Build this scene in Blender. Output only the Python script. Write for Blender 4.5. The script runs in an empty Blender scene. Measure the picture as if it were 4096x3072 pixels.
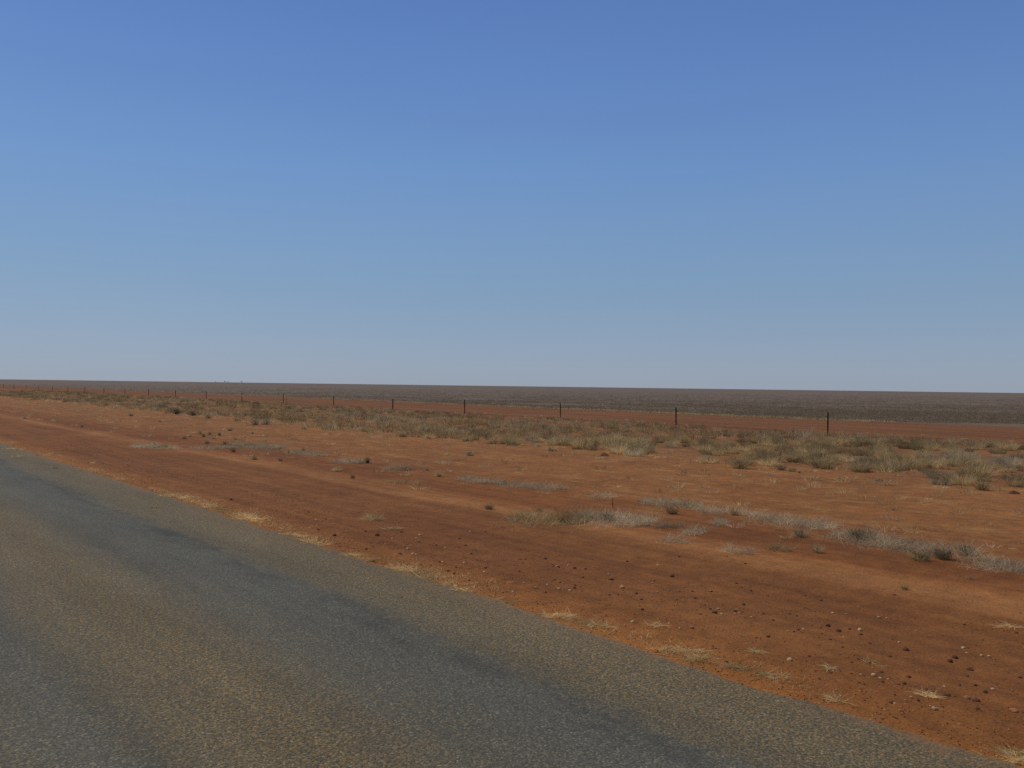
import bpy, math, random
import numpy as np
from mathutils import Matrix, Vector, noise as mnoise

random.seed(7)
rng = np.random.default_rng(11)
S = bpy.context.scene
COL = S.collection

# ------------------------------------------------------------------ camera
F_PX, IMG_W, IMG_H = 3400.0, 4096.0, 3072.0        # lens, in pixels of the photograph
EYE = 2.2                                          # eye height above the road
YAW = math.atan(2876 / F_PX)                       # view is turned right from the road direction (+Y)
ROLL = math.atan(55 / 4096)
PITCH = math.atan(8.5 / F_PX)
cam_d = bpy.data.cameras.new('camera')
cam_d.sensor_width = 36.0
cam_d.lens = 36.0 * F_PX / IMG_W
cam_d.clip_start, cam_d.clip_end = 0.1, 60000
cam = bpy.data.objects.new('camera', cam_d)
COL.objects.link(cam)
cam.matrix_world = (Matrix.Translation((0, 0, EYE)) @ Matrix.Rotation(-YAW, 4, 'Z')
                    @ Matrix.Rotation(math.radians(90) + PITCH, 4, 'X') @ Matrix.Rotation(ROLL, 4, 'Z'))
S.camera = cam
S.render.resolution_x, S.render.resolution_y = 1024, 768

# ------------------------------------------------------------------ light
SUN_EL, SUN_AZ = math.radians(58), math.radians(-20)     # azimuth clockwise from +Y
sun_dir = Vector((math.sin(SUN_AZ) * math.cos(SUN_EL), math.cos(SUN_AZ) * math.cos(SUN_EL), math.sin(SUN_EL)))
W = bpy.data.worlds.new('World'); S.world = W; W.use_nodes = True
wn, wl = W.node_tree.nodes, W.node_tree.links
bg = wn['Background']
sky = wn.new('ShaderNodeTexSky'); sky.sky_type = 'NISHITA'; sky.sun_disc = False
sky.sun_elevation, sky.sun_rotation = SUN_EL, SUN_AZ
sky.air_density, sky.dust_density, sky.ozone_density, sky.altitude = 1.0, 0.15, 2.0, 200
tcw = wn.new('ShaderNodeTexCoord'); sz = wn.new('ShaderNodeSeparateXYZ'); wl.new(tcw.outputs['Generated'], sz.inputs[0])
tone = wn.new('ShaderNodeValToRGB'); te = tone.color_ramp.elements      # dry dusty air: greyer low sky, deeper blue higher up
TONE_STOPS = [(0.0, (.57, .69, 1.12)), (.108, (.64, .775, .96)), (.242, (.80, 1.02, 1.21)), (.39, (.62, .83, 1.12))]
while len(te) < len(TONE_STOPS): te.new(.5)
for k, (q, c) in enumerate(TONE_STOPS): te[k].position = q; te[k].color = (*[v / 1.5 for v in c], 1)
wl.new(sz.outputs[2], tone.inputs[0])
mul = wn.new('ShaderNodeMix'); mul.data_type = 'RGBA'; mul.blend_type = 'MULTIPLY'; mul.inputs[0].default_value = 1
wl.new(sky.outputs[0], mul.inputs[6]); wl.new(tone.outputs[0], mul.inputs[7])
wl.new(mul.outputs[2], bg.inputs[0])
# dust veil: the same sky washed out evenly round the compass, paler and greyer towards the horizon
def lin(r, g_, b): return tuple((v / 255 / 12.92) if v < 11 else ((v / 255 + .055) / 1.055) ** 2.4 for v in (r, g_, b))
veil = wn.new('ShaderNodeValToRGB'); ve = veil.color_ramp.elements
VEIL = [(0.0, lin(146, 158, 174)), (.035, lin(144, 158, 177)), (.065, lin(140, 158, 180)), (.12, lin(130, 157, 187)), (.242, lin(111, 146, 195)),
        (.34, lin(101, 136, 194)), (.45, lin(90, 125, 186)), (1.0, lin(70, 105, 165))]
while len(ve) < len(VEIL): ve.new(.5)
for k, (q, c) in enumerate(VEIL): ve[k].position = q; ve[k].color = (*c, 1)
wl.new(sz.outputs[2], veil.inputs[0])
wm = wn.new('ShaderNodeMapping'); wm.inputs['Scale'].default_value = (1.5, 1.5, 11); wl.new(tcw.outputs['Generated'], wm.inputs[0])
wz = wn.new('ShaderNodeTexNoise'); wz.inputs['Scale'].default_value = 1.6; wz.inputs['Detail'].default_value = 5; wl.new(wm.outputs[0], wz.inputs['Vector'])
wr = wn.new('ShaderNodeValToRGB'); wr.color_ramp.elements[0].position, wr.color_ramp.elements[1].position = .35, .75
wr.color_ramp.elements[0].color = (.99, .99, .995, 1); wr.color_ramp.elements[1].color = (1.03, 1.02, 1.012, 1)
wl.new(wz.outputs['Fac'], wr.inputs[0])
wv = wn.new('ShaderNodeMix'); wv.data_type = 'RGBA'; wv.blend_type = 'MULTIPLY'; wv.inputs[0].default_value = 1
wl.new(veil.outputs[0], wv.inputs[6]); wl.new(wr.outputs[0], wv.inputs[7])
bg2 = wn.new('ShaderNodeBackground'); wl.new(wv.outputs[2], bg2.inputs[0])
wmix = wn.new('ShaderNodeMixShader'); wmix.inputs[0].default_value = .68
wl.new(bg.outputs[0], wmix.inputs[1]); wl.new(bg2.outputs[0], wmix.inputs[2])
wl.new(wmix.outputs[0], wn['World Output'].inputs[0])
bg.inputs[1].default_value = 0.12
sl = bpy.data.lights.new('sun', 'SUN'); sl.energy = 2.6; sl.angle = math.radians(0.5); sl.color = (1.0, 0.95, 0.87)
so = bpy.data.objects.new('sun', sl); COL.objects.link(so)
so.rotation_euler = sun_dir.to_track_quat('Z', 'Y').to_euler(); so.location = (0, 0, 60)
S.view_settings.view_transform = 'Standard'; S.view_settings.look = 'None'
S.view_settings.exposure = 0.0; S.view_settings.gamma = 1.0
S.cycles.use_denoising = False
S.cycles.max_bounces = 5

# ------------------------------------------------------------------ helpers
def ground_point(px, py, h=EYE):
    """pixel of the photograph -> point (x, y) on level ground h below the eye, and its distance"""
    x, y = px - IMG_W / 2, py - IMG_H / 2
    xr = x * math.cos(ROLL) + y * math.sin(ROLL); yr = -x * math.sin(ROLL) + y * math.cos(ROLL)
    Z = F_PX * h / (yr - 8.5); X = xr / F_PX * Z
    return X * math.cos(YAW) + Z * math.sin(YAW), -X * math.sin(YAW) + Z * math.cos(YAW), Z

def to_pixel(x, y, z=0.0):
    Z = x * math.sin(YAW) + y * math.cos(YAW); X = x * math.cos(YAW) - y * math.sin(YAW)
    if Z < 0.5: return -9999, -9999, Z
    a, b = X / Z * F_PX, (EYE - z) / Z * F_PX + 8.5
    return (a * math.cos(ROLL) - b * math.sin(ROLL) + IMG_W / 2,
            a * math.sin(ROLL) + b * math.cos(ROLL) + IMG_H / 2, Z)

EDGE = 5.5
def smooth(a, b, x):
    t = min(1, max(0, (x - a) / (b - a))); return t * t * (3 - 2 * t)

def ground_z(x, y):
    d = math.hypot(x, y)
    z = -0.06 + 0.05 * smooth(5.15, 5.5, x) - 0.05 * smooth(6.2, 8.5, x)
    if x < 5.2:
        z = -0.06 if x > -2.9 else -0.012 - 0.05 * smooth(-4, -6, x)
    if d < 120:
        k = smooth(5.7, 7.5, x)
        z += k * 0.009 * mnoise.noise((x * 1.1, y * 0.3, 0.0)) + k * 0.012 * mnoise.noise((x * 3.1, y * 1.6, 4.0))
        z += smooth(12, 16, x) * 0.03 * mnoise.noise((x * 0.3, y * 0.25, 9.0))
    return z

def put(name, me, loc=(0, 0, 0), rz=0.0, sc=(1, 1, 1), parent=None):
    o = bpy.data.objects.new(name, me); COL.objects.link(o)
    o.location = loc; o.rotation_euler = (0, 0, rz); o.scale = sc
    if parent: o.parent = parent
    return o

def tag(o, label=None, cat=None, group=None, kind=None):
    if label: o['label'] = label
    if cat: o['category'] = cat
    if group: o['group'] = group
    if kind: o['kind'] = kind
    return o

def new_mesh(name, verts, faces, mat, smooth_shade=False):
    me = bpy.data.meshes.new(name)
    me.from_pydata([tuple(v) for v in verts], [], faces)
    me.materials.append(mat)
    if smooth_shade: me.polygons.foreach_set('use_smooth', [True] * len(me.polygons))
    me.update(); return me

def np_mesh(name, V, Q, mats, midx=None):
    """V (n,3); Q (m,4) quads"""
    me = bpy.data.meshes.new(name)
    me.vertices.add(len(V)); me.vertices.foreach_set('co', np.ascontiguousarray(V, dtype=np.float32).ravel())
    m = len(Q)
    me.loops.add(m * 4); me.loops.foreach_set('vertex_index', np.ascontiguousarray(Q, dtype=np.int32).ravel())
    me.polygons.add(m); me.polygons.foreach_set('loop_start', np.arange(0, m * 4, 4, dtype=np.int32))
    me.polygons.foreach_set('loop_total', np.full(m, 4, dtype=np.int32))
    for mt in mats: me.materials.append(mt)
    if midx is not None: me.polygons.foreach_set('material_index', np.ascontiguousarray(midx, dtype=np.int32))
    me.update(calc_edges=True); me.validate(); return me

def blades(base, direction, length, width, droop):
    """curved tapering grass blades, three joints each. arrays of n -> V, Q"""
    n = len(base)
    direction = direction / np.linalg.norm(direction, axis=1, keepdims=True)
    side = np.cross(direction, rng.normal(size=(n, 3))); side /= np.linalg.norm(side, axis=1, keepdims=True) + 1e-9
    ts = (0.0, 0.5, 1.0); ws = (1.0, 0.8, 0.25)
    V = np.zeros((n, 6, 3))
    for k, (t, w) in enumerate(zip(ts, ws)):
        p = base + direction * (length * t)[:, None]
        p[:, 2] -= droop * length * t * t
        p[:, 2] = np.maximum(p[:, 2], base[:, 2] + 0.004 * (k > 0))
        V[:, 2 * k] = p - side * (width * w * 0.5)[:, None]
        V[:, 2 * k + 1] = p + side * (width * w * 0.5)[:, None]
    q = np.array([[0, 1, 3, 2], [2, 3, 5, 4]])
    Q = (q[None] + (np.arange(n) * 6)[:, None, None]).reshape(-1, 4)
    return V.reshape(-1, 3), Q

# ------------------------------------------------------------------ materials
def mat(name):
    m = bpy.data.materials.new(name); m.use_nodes = True
    nt = m.node_tree; p = nt.nodes['Principled BSDF']
    p.inputs['Roughness'].default_value = 0.95
    p.inputs['Specular IOR Level'].default_value = 0.15
    return m, nt, nt.nodes, nt.links, p

def ramp(nt, stops, interp='LINEAR'):
    r = nt.nodes.new('ShaderNodeValToRGB'); e = r.color_ramp.elements
    r.color_ramp.interpolation = interp
    while len(e) < len(stops): e.new(0.5)
    for k, (pos, c) in enumerate(stops):
        e[k].position = pos; e[k].color = (*c, 1) if len(c) == 3 else c
    return r

def g(v): return (v, v, v)

def mix(nt, mode, fac, a, b):
    m = nt.nodes.new('ShaderNodeMix'); m.data_type = 'RGBA'; m.blend_type = mode
    if isinstance(fac, (int, float)): m.inputs[0].default_value = fac
    else: nt.links.new(fac, m.inputs[0])
    for sock, v in ((m.inputs[6], a), (m.inputs[7], b)):
        if isinstance(v, tuple): sock.default_value = (*v, 1)
        else: nt.links.new(v, sock)
    return m.outputs[2]

def math_node(nt, op, a, b=None, clamp=False):
    m = nt.nodes.new('ShaderNodeMath'); m.operation = op; m.use_clamp = clamp
    for k, v in enumerate((a, b)):
        if v is None: continue
        if isinstance(v, (int, float)): m.inputs[k].default_value = v
        else: nt.links.new(v, m.inputs[k])
    return m.outputs[0]

def pos_scaled(nt, sc=(1, 1, 1)):
    ge = nt.nodes.new('ShaderNodeNewGeometry'); mp = nt.nodes.new('ShaderNodeMapping')
    mp.inputs['Scale'].default_value = sc
    nt.links.new(ge.outputs['Position'], mp.inputs[0]); return mp.outputs[0]

def noise_tex(nt, vec, scale, detail=4, rough=0.55):
    t = nt.nodes.new('ShaderNodeTexNoise'); t.inputs['Scale'].default_value = scale
    t.inputs['Detail'].default_value = detail; t.inputs['Roughness'].default_value = rough
    nt.links.new(vec, t.inputs['Vector']); return t.outputs['Fac']

def voronoi(nt, vec, scale, out='Color', feature='F1'):
    t = nt.nodes.new('ShaderNodeTexVoronoi'); t.inputs['Scale'].default_value = scale; t.feature = feature
    nt.links.new(vec, t.inputs['Vector']); return t.outputs[out]

def bump(nt, p, height, strength, dist):
    b = nt.nodes.new('ShaderNodeBump'); b.inputs['Strength'].default_value = strength
    b.inputs['Distance'].default_value = dist
    nt.links.new(height, b.inputs['Height']); nt.links.new(b.outputs[0], p.inputs['Normal'])

def ground_material():
    m, nt, N, L, p = mat('red_earth')
    P1 = pos_scaled(nt)
    Ps = pos_scaled(nt, (1, 0.16, 1))
    sx = N.new('ShaderNodeSeparateXYZ'); L.new(P1, sx.inputs[0])
    wob = math_node(nt, 'MULTIPLY', math_node(nt, 'SUBTRACT', noise_tex(nt, Ps, 1.3, 5), 0.5), 0.9)
    u = math_node(nt, 'ADD', sx.outputs[0], wob)
    t = math_node(nt, 'DIVIDE', math_node(nt, 'ADD', u, 10.0), 90.0, clamp=True)
    def s(x): return (x + 10) / 90
    bands = [(0.0, (.25, .105, .036)), (s(4.9), (.29, .12, .038)), (s(5.5), (.285, .118, .036)), (s(5.9), (.235, .096, .030)),
             (s(6.7), (.195, .080, .027)), (s(9.3), (.205, .085, .028)), (s(9.75), (.295, .135, .053)), (s(10.1), (.28, .126, .047)), (s(10.45), (.225, .092, .031)),
             (s(10.9), (.185, .070, .022)), (s(12.2), (.21, .083, .026)), (s(13.6), (.25, .106, .036)), (s(17), (.26, .113, .038)),
             (s(21), (.27, .12, .045)), (s(24), (.23, .105, .045)), (s(38), (.21, .095, .042)), (s(42), (.165, .060, .022)),
             (s(58), (.165, .062, .024)), (s(62), (.17, .10, .052)), (s(78), (.14, .10, .064))]
    col = ramp(nt, bands); L.new(t, col.inputs[0]); c = col.outputs[0]
    # wandering streaks along the road, broad tone patches
    st = ramp(nt, [(0.3, g(.88)), (0.5, g(1.0)), (0.7, g(1.1))]); L.new(noise_tex(nt, Ps, 0.8, 7, .62), st.inputs[0])
    c = mix(nt, 'MULTIPLY', 1.0, c, st.outputs[0])
    st2 = ramp(nt, [(0.3, (.86, .82, .8)), (0.7, (1.12, 1.14, 1.16))]); L.new(noise_tex(nt, P1, 0.33, 3), st2.inputs[0])
    c = mix(nt, 'MULTIPLY', 1.0, c, st2.outputs[0])
    # dry straw litter drifted over the open flat
    lit = ramp(nt, [(0.52, g(0)), (0.66, g(.6))]); L.new(noise_tex(nt, pos_scaled(nt, (1.0, 0.45, 1)), 1.4, 8, .68), lit.inputs[0])
    zone = ramp(nt, [(s(10.5), g(0)), (s(15), g(1)), (s(40), g(1)), (s(42), g(.15))]); L.new(t, zone.inputs[0])
    lf = math_node(nt, 'MULTIPLY', lit.outputs[0], zone.outputs[0])
    c = mix(nt, 'MIX', lf, c, (.37, .21, .088))
    mid = ramp(nt, [(.32, g(.75)), (.52, g(1.0)), (.68, g(1.2))]); L.new(noise_tex(nt, P1, 3.2, 8, .72), mid.inputs[0])
    c = mix(nt, 'MULTIPLY', 1.0, c, mid.outputs[0])
    th = ramp(nt, [(.36, g(.86)), (.5, g(1.0)), (.62, g(1.13))]); L.new(noise_tex(nt, pos_scaled(nt, (1, .035, 1)), 3.4, 5, .6), th.inputs[0])
    vz = ramp(nt, [(s(5.5), g(0)), (s(6), g(1)), (s(12), g(1)), (s(16), g(.25))]); L.new(t, vz.inputs[0])
    c = mix(nt, 'MULTIPLY', vz.outputs[0], c, th.outputs[0])
    c = mix(nt, 'MULTIPLY', 1.0, c, (1.01, .885, .61))
    # grit: fine dark and pale grains
    gr = ramp(nt, [(0.27, g(.55)), (0.5, g(1.0)), (0.76, g(1.38))]); L.new(noise_tex(nt, P1, 55, 3, .7), gr.inputs[0])
    c = mix(nt, 'MULTIPLY', 1.0, c, gr.outputs[0])
    vc = voronoi(nt, P1, 28, 'Color'); sv = N.new('ShaderNodeSeparateColor'); L.new(vc, sv.inputs[0])
    vd = voronoi(nt, P1, 28, 'Distance')
    peb = math_node(nt, 'MULTIPLY', math_node(nt, 'GREATER_THAN', sv.outputs[0], 0.86), math_node(nt, 'LESS_THAN', vd, 0.26))
    pc = ramp(nt, [(0, (.07, .03, .022)), (.6, (.13, .05, .03)), (.85, (.28, .14, .075)), (1, (.42, .27, .16))], 'CONSTANT')
    L.new(sv.outputs[1], pc.inputs[0])
    c = mix(nt, 'MIX', peb, c, pc.outputs[0])
    sp = ramp(nt, [(.57, g(0)), (.66, g(.7))]); L.new(noise_tex(nt, P1, 8.5, 4, .75), sp.inputs[0])
    c = mix(nt, 'MIX', math_node(nt, 'MULTIPLY', sp.outputs[0], zone.outputs[0]), c, (.105, .058, .032))
    # far plain: matted dry grass between the tufts
    far = ramp(nt, [(s(60), g(0)), (s(70), g(1))]); L.new(t, far.inputs[0])
    fg = ramp(nt, [(0.35, (.14, .092, .056)), (0.5, (.155, .108, .070)), (0.65, (.17, .124, .08))])
    L.new(noise_tex(nt, P1, 0.05, 8, .7), fg.inputs[0])
    c = mix(nt, 'MIX', far.outputs[0], c, fg.outputs[0])
    L.new(c, p.inputs['Base Color'])
    h = math_node(nt, 'ADD', noise_tex(nt, P1, 7, 8, .65), math_node(nt, 'MULTIPLY', noise_tex(nt, P1, 45, 3), 0.25))
    bump(nt, p, h, 0.55, 0.05)
    return m

def track_material():
    m, nt, N, L, p = mat('graded_red_dirt')
    P1 = pos_scaled(nt); Ps = pos_scaled(nt, (1, .1, 1))
    r1 = ramp(nt, [(.3, (.14, .048, .013)), (.5, (.185, .069, .018)), (.72, (.24, .098, .028))]); L.new(noise_tex(nt, Ps, .7, 7, .6), r1.inputs[0])
    r2 = ramp(nt, [(.3, g(.75)), (.7, g(1.2))]); L.new(noise_tex(nt, P1, 5, 5, .7), r2.inputs[0])
    L.new(mix(nt, 'MULTIPLY', 1, r1.outputs[0], r2.outputs[0]), p.inputs['Base Color'])
    bump(nt, p, noise_tex(nt, P1, 3, 8, .7), .6, .1)
    return m

def road_material():
    m, nt, N, L, p = mat('chip_seal')
    P1 = pos_scaled(nt); Ps = pos_scaled(nt, (1, .16, 1))
    sx = N.new('ShaderNodeSeparateXYZ'); L.new(P1, sx.inputs[0])
    wob = math_node(nt, 'ADD', math_node(nt, 'MULTIPLY', math_node(nt, 'SUBTRACT', noise_tex(nt, Ps, 1.1, 4), .5), .55),
                    math_node(nt, 'MULTIPLY', math_node(nt, 'SUBTRACT', noise_tex(nt, P1, 5, 6, .75), .5), 1.0))
    u = math_node(nt, 'ADD', sx.outputs[0], wob)
    t = math_node(nt, 'DIVIDE', math_node(nt, 'ADD', u, 3.0), 9.0, clamp=True)
    def s(x): return (x + 3) / 9
    # 0 = rolled grey wheel path, 1 = loose tan chips
    tan = ramp(nt, [(s(-2.2), g(.8)), (s(-1.2), g(.2)), (s(-.6), g(.5)), (s(.1), g(.7)), (s(.9), g(.3)), (s(1.4), g(.14)), (s(1.95), g(.7)), (s(2.5), g(.88)),
                    (s(3.2), g(.26)), (s(3.75), g(.1)), (s(4.15), g(.12)), (s(4.5), g(.62)), (s(5.0), g(.84)), (s(5.5), g(.72))])
    L.new(t, tan.inputs[0])
    # bitumen bleed line along the outer edge of the wheel paths
    bl = ramp(nt, [(s(2.95), g(0)), (s(3.2), g(.25)), (s(3.45), g(0)), (s(3.85), g(0)), (s(4.15), g(1)), (s(4.4), g(0))]); L.new(t, bl.inputs[0])
    bm = ramp(nt, [(.42, g(0)), (.58, g(1))]); L.new(noise_tex(nt, pos_scaled(nt, (1, .35, 1)), 2.6, 6, .65), bm.inputs[0])
    bleed = math_node(nt, 'MULTIPLY', bl.outputs[0], bm.outputs[0])
    # stone chips
    vc = voronoi(nt, P1, 78, 'Color'); sv = N.new('ShaderNodeSeparateColor'); L.new(vc, sv.inputs[0])
    chips_tan = ramp(nt, [(0, (.095, .074, .046)), (.3, (.15, .108, .060)), (.6, (.20, .135, .066)), (.85, (.27, .16, .068)), (1, (.34, .23, .13))])
    chips_grey = ramp(nt, [(0, (.06, .059, .057)), (.5, (.088, .086, .082)), (.85, (.112, .108, .1)), (1, (.19, .175, .145))])
    L.new(sv.outputs[0], chips_tan.inputs[0]); L.new(sv.outputs[0], chips_grey.inputs[0])
    c = mix(nt, 'MIX', tan.outputs[0], chips_grey.outputs[0], chips_tan.outputs[0])
    # clusters where chips are stripped and the binder shows
    n30 = noise_tex(nt, P1, 42, 4, .75)
    gap = ramp(nt, [(.43, g(1)), (.52, g(0))]); L.new(n30, gap.inputs[0])
    gf = math_node(nt, 'MULTIPLY', gap.outputs[0], math_node(nt, 'ADD', math_node(nt, 'MULTIPLY', tan.outputs[0], .75), .22))
    c = mix(nt, 'MIX', gf, c, (.043, .046, .048))
    pal = ramp(nt, [(.55, g(0)), (.7, g(.55))]); L.new(noise_tex(nt, P1, 14, 5, .7), pal.inputs[0])
    c = mix(nt, 'MIX', math_node(nt, 'MULTIPLY', pal.outputs[0], tan.outputs[0]), c, (.24, .15, .07))
    c = mix(nt, 'MIX', math_node(nt, 'MULTIPLY', bleed, .6), c, (.043, .043, .044))
    big = ramp(nt, [(.3, g(.84)), (.7, g(1.14))]); L.new(noise_tex(nt, Ps, 1.7, 6, .6), big.inputs[0])
    c = mix(nt, 'MULTIPLY', 1, c, big.outputs[0])
    c = mix(nt, 'MULTIPLY', 1, c, (1.04, 1.02, .78))
    fs = ramp(nt, [(.3, g(.68)), (.5, g(1.0)), (.7, g(1.36))]); L.new(noise_tex(nt, P1, 60, 3, .8), fs.inputs[0])
    c = mix(nt, 'MULTIPLY', 1, c, fs.outputs[0])
    # red dust blown onto the edge
    du = ramp(nt, [(s(5.05), g(0)), (s(5.35), g(.18)), (s(5.55), g(1.0))]); L.new(t, du.inputs[0])
    c = mix(nt, 'MIX', math_node(nt, 'MULTIPLY', du.outputs[0], noise_tex(nt, P1, 5, 6, .7)), c, (.25, .12, .045))
    L.new(c, p.inputs['Base Color'])
    p.inputs['Roughness'].default_value = .85
    vd = voronoi(nt, P1, 78, 'Distance')
    h = math_node(nt, 'SUBTRACT', math_node(nt, 'MULTIPLY', n30, .7), math_node(nt, 'MULTIPLY', vd, .55))
    bump(nt, p, h, .6, .012)
    return m

def grass_material(name, dark, mid, pale, trans=0.25, obj_var=0.35, patch=1.0):
    m, nt, N, L, p = mat(name)
    ge = N.new('ShaderNodeNewGeometry'); oi = N.new('ShaderNodeObjectInfo')
    r = ramp(nt, [(0, dark), (.45, mid), (1, pale)]); L.new(ge.outputs['Random Per Island'], r.inputs[0])
    v = ramp(nt, [(0, g(1 - obj_var)), (1, g(1 + obj_var))]); L.new(oi.outputs['Random'], v.inputs[0])
    c = mix(nt, 'MULTIPLY', 1, r.outputs[0], v.outputs[0])
    w = ramp(nt, [(.32, (.52, .48, .44)), (.5, (.95, .94, .92)), (.68, (1.3, 1.3, 1.25))]); L.new(noise_tex(nt, pos_scaled(nt), 1.3, 3, .6), w.inputs[0])
    c = mix(nt, 'MULTIPLY', patch, c, w.outputs[0])
    L.new(c, p.inputs['Base Color'])
    tr = N.new('ShaderNodeBsdfTranslucent'); L.new(c, tr.inputs[0])
    ms = N.new('ShaderNodeMixShader'); ms.inputs[0].default_value = trans
    L.new(p.outputs[0], ms.inputs[1]); L.new(tr.outputs[0], ms.inputs[2])
    L.new(ms.outputs[0], N['Material Output'].inputs[0])
    return m

def plain_material(name, c0, c1, scale=30, rough=.9, bumpd=0.0):
    m, nt, N, L, p = mat(name)
    tc = N.new('ShaderNodeTexCoord')
    n = noise_tex(nt, tc.outputs['Object'], scale, 5, .65)
    r = ramp(nt, [(.3, c0), (.7, c1)]); L.new(n, r.inputs[0])
    oi = N.new('ShaderNodeObjectInfo'); v = ramp(nt, [(0, g(.75)), (1, g(1.25))]); L.new(oi.outputs['Random'], v.inputs[0])
    L.new(mix(nt, 'MULTIPLY', 1, r.outputs[0], v.outputs[0]), p.inputs['Base Color'])
    p.inputs['Roughness'].default_value = rough
    if bumpd: bump(nt, p, n, .6, bumpd)
    return m

M_ground, M_track, M_road = ground_material(), track_material(), road_material()
M_buff = grass_material('buff_grass', (.33, .21, .085), (.54, .385, .17), (.68, .52, .26), .52)
M_olive = grass_material('olive_grass', (.22, .14, .06), (.39, .27, .12), (.55, .40, .19), .5)
M_grey = grass_material('grey_grass', (.33, .235, .12), (.53, .41, .235), (.69, .555, .35), .5, .2)
M_straw = grass_material('straw', (.52, .33, .11), (.75, .53, .22), (.88, .68, .36), .5, .1)
M_shrub = grass_material('shrub_leaf', (.17, .115, .055), (.27, .19, .095), (.40, .29, .15), .4)
M_rust = grass_material('rusty_shrub_leaf', (.21, .115, .05), (.33, .195, .09), (.46, .30, .15), .4)
M_green = grass_material('dull_green_leaf', (.13, .105, .055), (.22, .175, .095), (.33, .265, .15), .4)
M_plain = grass_material('plain_grass_blade', (.215, .15, .08), (.265, .19, .105), (.32, .235, .135), .42, 0, .25)
M_post = plain_material('dark_steel', (.006, .006, .007), (.014, .013, .013), 20, .6)
M_rustpost = plain_material('rusty_steel', (.07, .03, .02), (.11, .05, .03), 20, .8)
M_wire = plain_material('galvanised_wire', (.16, .15, .14), (.24, .23, .21), 20, .5)
M_dark = plain_material('maroon_stone', (.09, .034, .018), (.17, .068, .036), 30, .9, .004)
M_rusty = plain_material('rusty_stone', (.25, .10, .04), (.40, .18, .075), 30, .9, .004)
M_pale = plain_material('pale_stone', (.42, .24, .10), (.58, .38, .19), 30, .9, .004)
M_bark = plain_material('grey_bark', (.08, .065, .05), (.14, .12, .10), 3)
M_leaf = grass_material('tree_leaf', (.035, .04, .025), (.055, .06, .038), (.08, .085, .055), .1)
M_mound = plain_material('dark_red_clod', (.10, .035, .02), (.16, .06, .03), 12, .95, .02)

# ------------------------------------------------------------------ the setting
def build_ground():
    fwd = math.pi / 2 - YAW
    ang = [fwd + math.radians(a) for a in np.arange(-52, 52.01, 0.4)]
    ang += [fwd + math.radians(a) for a in np.arange(56, 308 - 0.01, 4)]
    rad = [0.6]
    while rad[-1] < 160: rad.append(rad[-1] * 1.018)
    while rad[-1] < 40000: rad.append(rad[-1] * 1.25)
    V = [(0, 0, ground_z(0, 0))]; Fc = []
    for r in rad:
        for a in ang:
            x, y = r * math.cos(a), r * math.sin(a); V.append((x, y, ground_z(x, y)))
    n = len(ang)
    for k in range(n): Fc.append((0, 1 + k, 1 + (k + 1) % n))
    for i in range(len(rad) - 1):
        for k in range(n):
            a, b = 1 + i * n + k, 1 + i * n + (k + 1) % n
            Fc.append((a, a + n, b + n, b))
    tag(put('ground', new_mesh('ground', V, Fc, M_ground, True)), kind='structure')

def build_road():
    ys = [-60.0]
    while ys[-1] < 600: ys.append(ys[-1] + (0.06 if -2 < ys[-1] < 40 else 0.5 if ys[-1] < 90 else 4))
    cols = [None, -2.4, -1.5, -.5, .5, 1.5, 2.5, 3.5, 4.4, 5.0, None]
    V, Fc = [], []
    for y in ys:
        e = EDGE + .11 * mnoise.noise((y * .35, 1, 0)) + .09 * mnoise.noise((y * 1.5, 2, 0)) + .05 * mnoise.noise((y * 5, 3, 0))
        e2 = -2.75 + .08 * mnoise.noise((y * .5, 5, 0))
        row = [(e2, y, -.06)] + [((e2 if k == 0 else e) if c is None else c, y, 0.0) for k, c in enumerate(cols)] + [(e + .035, y, -.045)]
        V += row
    n = len(cols) + 2
    for i in range(len(ys) - 1):
        for k in range(n - 1):
            a = i * n + k; Fc.append((a, a + 1, a + n + 1, a + n))
    tag(put('road', new_mesh('road', V, Fc, M_road)), kind='structure')

def build_track():
    ys = [-60.0]
    while ys[-1] < 1500: ys.append(ys[-1] + (.4 if ys[-1] < 120 else 4))
    V, Fc = [], []
    n = 13
    for y in ys:
        a = 42.2 + 1.2 * mnoise.noise((y * .15, 7, 0)) + .7 * mnoise.noise((y * .9, 8, 0))
        b = 59.5 + 1.6 * mnoise.noise((y * .1, 11, 0)) + 1.0 * mnoise.noise((y * .7, 12, 0))
        for k in range(n):
            x = a + (b - a) * k / (n - 1)
            V.append((x, y, ground_z(x, y) + (.02 if 0 < k < n - 1 else -.03)))
    for i in range(len(ys) - 1):
        for k in range(n - 1):
            q = i * n + k; Fc.append((q, q + 1, q + n + 1, q + n))
    tag(put('dirt_track', new_mesh('dirt_track', V, Fc, M_track, True)), kind='structure')

build_ground(); build_road(); build_track()

# ------------------------------------------------------------------ fence
FENCE_X = 41.0
def fence_y(px):
    X = (px - IMG_W / 2) / F_PX * math.cos(ROLL); k = X * math.cos(YAW) + math.sin(YAW)
    return FENCE_X / k * (-X * math.sin(YAW) + math.cos(YAW))

post_px = [3313, 2706, 2243, 1860, 1572, 1335, 1134, 968, 826, 702, 594, 500, 416, 340, 272, 210, 155, 104, 56, 14]
post_y = [fence_y(p) for p in post_px]
post_h = [1.12, 1.10, 1.12, 1.12, .98, 1.08, 1.10, 1.05, 1.08, 1.05]

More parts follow.
